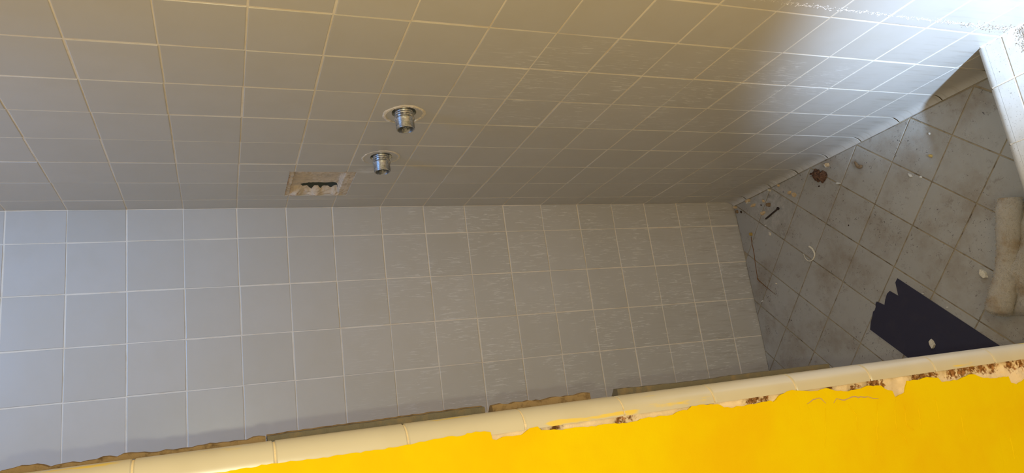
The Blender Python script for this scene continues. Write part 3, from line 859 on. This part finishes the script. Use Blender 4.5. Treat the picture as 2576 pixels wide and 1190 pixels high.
chip('plaster_crumb', -1.355, -5.63, .055, .04, .035, .1, M_WHITE, 'tiny white crumb sitting in the diagonal joint', 24, 'crumb')
chip('plaster_crumb', -3.60, -4.98, .045, .02, .012, 1.2, M_WHITE, 'white speck on the navy sheet nearest its torn end', 25, 'crumb', z=ZF + .022)
chip('plaster_crumb', -3.97, -5.42, .06, .02, .012, 1.4, M_WHITE, 'white speck at the long edge of the navy sheet', 26, 'crumb', z=ZF + .022)

# dark crumbs scattered on the tiles, each its own
SPECK = [(-.35, -.26, .075, 'dark curled crumb at the back wall foot near the corner'), (-.42, -1.05, .05, 'tiny black crumb between the two flat tan chips'), (-.62, -3.05, .05, 'dark crumb just below the dried leaf'), (-1.75, -3.60, .04, 'lone dark crumb on the tile next to the sealant curl')]
for i, (x, y, sz, lab) in enumerate(SPECK):
    chip('dirt_crumb', x, y, sz, sz*.6, sz*.45, i*.9, M_DBROWN, lab, 60 + i, 'crumb')

def tube(name, pts, r, m, n=8, taper=None, sub=5):
    """smooth tube through 3D points (pitches)"""
    P = [Vector(p) for p in pts]; Q = []
    for i in range(len(P) - 1):
        a, b, c, d = P[max(0, i-1)], P[i], P[i+1], P[min(len(P)-1, i+2)]
        for s in range(sub):
            t = s/sub
            Q.append(.5*((2*b) + (c-a)*t + (2*a-5*b+4*c-d)*t*t + (3*b-a-3*c+d)*t**3))
    Q.append(P[-1]); v = []; f = []
    for i, q in enumerate(Q):
        d = (Q[min(len(Q)-1, i+1)] - Q[max(0, i-1)]).normalized()
        u = d.cross(Vector((0, 0, 1))); u = u.normalized() if u.length > 1e-4 else Vector((1, 0, 0)); w = u.cross(d)
        rr = r*(taper(i/(len(Q)-1)) if taper else 1)
        for k in range(n):
            a = 2*math.pi*k/n; v.append((q + (u*math.cos(a) + w*math.sin(a))*rr)*S)
    for i in range(len(Q)-1):
        for k in range(n): f.append((i*n+k, i*n+(k+1) % n, (i+1)*n+(k+1) % n, (i+1)*n+k))
    f += [tuple(range(n))[::-1], tuple(range(len(v)-n, len(v)))]
    return link(name, pymesh(name, v, f, True), m)

# bent nail
root = bpy.data.objects.new('bent_nail', None); C.objects.link(root); root.location = W(-.76, -1.37, ZF); root.empty_display_size = .01
tag(root, 'dark rusty bent nail lying among the grout chips', 'nail')
def under(o, r):
    o.parent = r; o.matrix_parent_inverse = Matrix.Translation(-r.location); return o
z = ZF + .027
under(tube('shank', [(-.815, -1.13, z), (-.79, -1.25, z), (-.755, -1.40, z), (-.722, -1.55, z), (-.705, -1.63, z + .012)], .021, M_NAIL), root)
under(tube('head', [(-.709, -1.622, z + .008), (-.700, -1.648, z + .016)], .038, M_NAIL, 12), root)
under(tube('tip', [(-.813, -1.14, z), (-.826, -1.085, z - .004)], .0215, M_STEEL, 8, lambda t: 1 - .75*t), root)

# dried leaf: crumpled sheet
def leaf():
    n = 26; v = []; f = []
    for i in range(n):
        t = i/(n-1); L = (t - .5)*.50
        wid = .145*math.sin(math.pi*min(1, t*1.03))**.6*(1 + .22*math.sin(11*t) + .12*math.sin(27*t)) + .004
        for k in range(n):
            s = (k/(n-1) - .5)*2
            y = s*wid + (.05*math.sin(5*t) - .03)*(1 if s > 0 else .4)
            h = .05 + .075*(1 - s*s)*math.sin(math.pi*t) + .030*noise.noise(Vector((L*14, y*14, 3))) + .018*noise.noise(Vector((L*34, y*34, 9)))
            h = max(.006 + .01*abs(s), h*(1 - .55*abs(s)**3))
            v.append((L*S, y*S, h*S))
    for i in range(n-1):
        for k in range(n-1): a = i*n+k; f.append((a, a+1, a+n+1, a+n))
    m_ = len(v); v2 = [(x, y, max(.001*S, zz_ - .014*S)) for x, y, zz_ in v]; f2 = [tuple(m_ + q for q in reversed(ff)) for ff in f]
    ring = [k for k in range(n)] + [i*n + n-1 for i in range(1, n)] + [(n-1)*n + k for k in range(n-2, -1, -1)] + [i*n for i in range(n-2, 0, -1)]
    rim = [(ring[i], ring[(i+1) % len(ring)], m_ + ring[(i+1) % len(ring)], m_ + ring[i]) for i in range(len(ring))]
    return pymesh('leaf_blade', v + v2, f + f2 + rim, True)
M_LEAF = mat('dry_leaf', (.14, .07, .04), .75, .2); g = G(M_LEAF); p = g.obj()
g.color(g.mix(g.ramp(g.noise(p, 190, 5, .7), .38, .68), (.20, .105, .06), (.05, .025, .016))); g.bump(g.noise(p, 260, 5, .7), .8, .002)
lf = link('dried_leaf', leaf(), M_LEAF); lf.location = W(-.40, -3.13, ZF); lf.rotation_euler = (0, 0, math.radians(70))
tag(lf, 'crumpled dark brown dried leaf near the foot of the valve wall', 'leaf')
vn = tube('midrib', [(-.24, .0, .07), (-.08, .01, .115), (.08, -.005, .112), (.23, .0, .05)], .006, M_LEAF); vn.parent = lf
vn = tube('vein', [(-.05, .01, .115), (.02, .06, .095), (.08, .10, .06)], .005, M_LEAF); vn.parent = lf

# little brown curl
o = tube('bark_curl', [(-.47, -4.21, ZF + .03), (-.53, -4.24, ZF + .04), (-.60, -4.27, ZF + .045), (-.635, -4.32, ZF + .04), (-.60, -4.355, ZF + .035)], .04, M_BROWN, 10, lambda t: .45 + .9*t*(1.15 - t)*1.6)
tag(o, 'small curled brown husk on the tile toward the curb', 'husk')

# pale sealant string
ZS = ZF + .018
o = tube('sealant_string', [(-1.89, -2.336, ZS), (-1.97, -2.41, ZS), (-2.091, -2.445, ZS), (-2.18, -2.40, ZS), (-2.222, -2.316, ZS), (-2.225, -2.24, ZS), (-2.182, -2.168, ZS), (-2.10, -2.12, ZS), (-2.011, -2.111, ZS)], .024, M_PALE, 8, lambda t: 1.05 - .75*t)
tag(o, 'pale C-shaped strip of old sealant curled on the floor', 'sealant')
# rusty hairs
ZH = ZF + .006
M_RUST = mat('rust_hair', (.22, .105, .04), .8, .2)
o = tube('rusty_hair', [(-1.09, -.43, ZH), (-1.25, -.405, ZH), (-1.50, -.402, ZH), (-1.85, -.36, ZH), (-2.20, -.33, ZH)], .009, M_RUST, 6)
tag(o, 'long straight rusty hair running beside the back wall', 'hair')
o = tube('rusty_hair', [(-2.205, -.325, ZH), (-2.28, -.37, ZH), (-2.359, -.449, ZH), (-2.55, -.64, ZH), (-2.758, -.858, ZH)], .018, M_RUST, 6, lambda t: 1.05 - .85*t)
tag(o, 'short thicker reddish fibre slanting away from the back wall', 'hair')

# torn navy sheet
SH = [(-3.177, -4.485), (-3.247, -4.416), (-3.363, -4.408), (-3.534, -4.4), (-3.388, -4.221), (-3.431, -4.14), (-3.54, -4.06), (-3.649, -4.004), (-3.535, -3.835), (-3.575, -3.792), (-3.64, -3.775), (-3.708, -3.73), (-3.722, -3.676), (-3.825, -3.623), (-3.925, -3.552), (-4.082, -3.481), (-4.735, -4.178), (-5.5, -4.99), (-5.62, -7.03), (-4.787, -6.159)]
n = len(SH)
pol = [Vector((x, y, 0)) for x, y in SH]
vv = [W(x, y, ZF + .021) for x, y in SH] + [W(x, y, ZF + .005) for x, y in SH]
ff = [tuple(t) for t in tessellate_polygon([pol])] + [tuple(n + i for i in t) for t in tessellate_polygon([pol])] + [(i, (i+1) % n, n + (i+1) % n, n + i) for i in range(n)]
M_NAVY = mat('navy_sheet', (.020, .021, .036), .55, .25); g = G(M_NAVY); p = g.pos()
g.color(g.mix(g.ramp(g.noise(p, 30, 4, .6), .5, .8), (.036, .034, .058), (.046, .041, .060))); g.bump(g.noise(p, 1200, 2, .5), .2, .0004)
o = link('torn_sheet', pymesh('torn_sheet', vv, ff), M_NAVY)
tag(o, 'dark navy sheet with a torn jagged end lying on the shower floor', 'sheet')

# ------------------------------------------------------------------ beige towel
def towel_material():
    m = mat('terry_cloth', (.60, .48, .34), .95, .1); g = G(m); p = g.obj()
    c = g.mix(g.ramp(g.noise(p, 28, 4, .6), .45, .72), (.82, .72, .57), (.66, .48, .28))
    c = g.mix(g.math('MULTIPLY', g.ramp(g.noise(p, 90, 4, .6), .62, .75), .5), c, (.42, .30, .18))
    g.color(c); g.bump(g.noise(p, 520, 5, .75), 1.0, .004)
    g.put(g.b.inputs['Sheen Weight'], .25)
    return m
M_TOWEL = towel_material()
tw = bpy.data.objects.new('towel', None); C.objects.link(tw); tw.location = W(-3.3, -7.2, ZF); tw.empty_display_size = .03
tag(tw, 'beige terry towel rolled along one edge, lying on the floor by the curb', 'towel')
def catmull(P, m_):
    Q = []
    for i in range(len(P)-1):
        a, b, c, d = P[max(0, i-1)], P[i], P[i+1], P[min(len(P)-1, i+2)]
        for s in range(m_):
            t = s/m_; Q.append(.5*((2*b) + (c-a)*t + (2*a-5*b+4*c-d)*t*t + (3*b-a-3*c+d)*t**3))
    Q.append(P[-1]); return Q
# rolled edge: a flattened spiral of cloth swept along the towel's edge
path = catmull([Vector(q) for q in [(-2.36, -7.27, 0), (-2.75, -7.16, 0), (-3.2, -6.98, 0), (-3.6, -6.83, 0), (-3.95, -6.66, 0), (-4.17, -6.53, 0), (-4.32, -6.47, 0)]], 14)
ns = 64; v = []; f = []
for i, c in enumerate(path):
    t = i/(len(path)-1); d = (path[min(len(path)-1, i+1)] - path[max(0, i-1)]).normalized(); sd = Vector((-d.y, d.x, 0))
    fat = 1.0 + .10*math.sin(t*9 + 1)
    endk = 1 - .45*sm(.90, 1.0, t); startk = .80 + .20*sm(0, .12, t)
    for k in range(ns):
        u = k/(ns-1)
        # outward then back along the spiral to give the cloth thickness
        if u < .5: uu, off = u*2, 1.0
        else: uu, off = (1-u)*2, .80
        ang = -.6 + uu*2*math.pi*1.45; rad = (1 - .42*uu)*off
        ax, bz = .235*fat*endk*startk, .175*fat*endk*startk
        nn = noise.noise(Vector((t*10, math.cos(ang)*1.2, math.sin(ang)*1.2)))*.07 + noise.noise(Vector((t*45, math.cos(ang)*6, math.sin(ang)*6)))*.025
        x = math.cos(ang)*ax*rad*(1 + nn); zc = bz + .0 + math.sin(ang)*bz*rad*(1 + nn)
        q = c + sd*x; v.append(W(q.x, q.y, ZF + max(.012, zc + .01)))
for i in range(len(path)-1):
    for k in range(ns):
        f.append((i*ns+k, i*ns+(k+1) % ns, (i+1)*ns+(k+1) % ns, (i+1)*ns+k))
f.append(tuple((len(path)-1)*ns + k for k in range(ns)))
roll = under(link('rolled_edge', pymesh('rolled_edge', v, f, True), M_TOWEL), tw)
# body of the towel between the roll and the curb
nu, nv = 70, 46; v = []; f = []; top = []
A = [Vector(q) for q in [(-2.46, -7.30), (-2.9, -7.22), (-3.3, -7.05), (-3.75, -6.86), (-4.10, -6.72), (-4.36, -6.60)]]
B = [Vector(q) for q in [(-2.85, -8.02), (-3.1, -8.04), (-3.4, -8.05), (-3.8, -8.05), (-4.2, -8.04), (-4.55, -7.95)]]
def ev(P, t):
    x = t*(len(P)-1); i = min(len(P)-2, int(x)); return P[i].lerp(P[i+1], x - i)
for layer in (0, 1):
    for i in range(nu):
        t = i/(nu-1)
        for k in range(nv):
            s = k/(nv-1); q = ev(A, t).lerp(ev(B, t), s)
            e = min(t, 1-t); rnd_ = min(1, e/.07)**.5 if e < .07 else 1
            h = .10 + .12*(.5 + .5*math.sin(s*5.5 + 1.1 + 1.2*math.sin(t*5)))*(1 - .3*t) + .09*noise.noise(Vector((q.x*2.6, q.y*2.6, 5))) + .022*noise.noise(Vector((q.x*11, q.y*11, 8)))
            h += .10*math.exp(-((t - .47)/.10)**2 - ((s - .22)/.16)**2)
            h = .025 + max(.05, h)*rnd_
            v.append(W(q.x, q.y, ZF + (h if layer == 0 else .006)))
NN = nu*nv
for i in range(nu-1):
    for k in range(nv-1):
        a = i*nv + k; f.append((a, a+1, a+nv+1, a+nv)); f.append((NN+a, NN+a+nv, NN+a+nv+1, NN+a+1))
ring = [k for k in range(nv)] + [i*nv + nv-1 for i in range(1, nu)] + [(nu-1)*nv + k for k in range(nv-2, -1, -1)] + [i*nv for i in range(nu-2, 0, -1)]
f += [(ring[i], ring[(i+1) % len(ring)], NN + ring[(i+1) % len(ring)], NN + ring[i]) for i in range(len(ring))]
body = under(link('cloth_body', pymesh('cloth_body', v, f, True), M_TOWEL), tw)
# short loops of the terry pile
R = random.Random(21); v = []; f = []
for src in (roll, body):
    me = src.data
    polys = [p_ for p_ in me.polygons if p_.normal.z > -.35 and len(p_.vertices) == 4]
    for _ in range(5200 if src is roll else 4200):
        p_ = R.choice(polys); q = [me.vertices[i].co for i in p_.vertices]
        a, b = R.random(), R.random()
        c = q[0].lerp(q[1], a).lerp(q[3].lerp(q[2], a), b)
        d = (p_.normal + Vector((R.uniform(-1, 1), R.uniform(-1, 1), R.uniform(-1, .6)))*.9).normalized()
        s = Vector((R.uniform(-1, 1), R.uniform(-1, 1), R.uniform(-1, 1))).cross(d).normalized()
        L, ww = R.uniform(.012, .030)*S, .0042*S
        bI = len(v); v += [c - s*ww, c + s*ww, c + d*L + s*ww*.6 + Vector((0, 0, -.2))*L*.3, c + d*L*.6 - s*ww]
        f += [(bI, bI+1, bI+2, bI+3)]
me = bpy.data.meshes.new('terry_pile'); me.from_pydata([tuple(q) for q in v], [], f); me.update()
tp = under(link('terry_pile', me, M_TOWEL), tw); tp['kind'] = 'stuff'
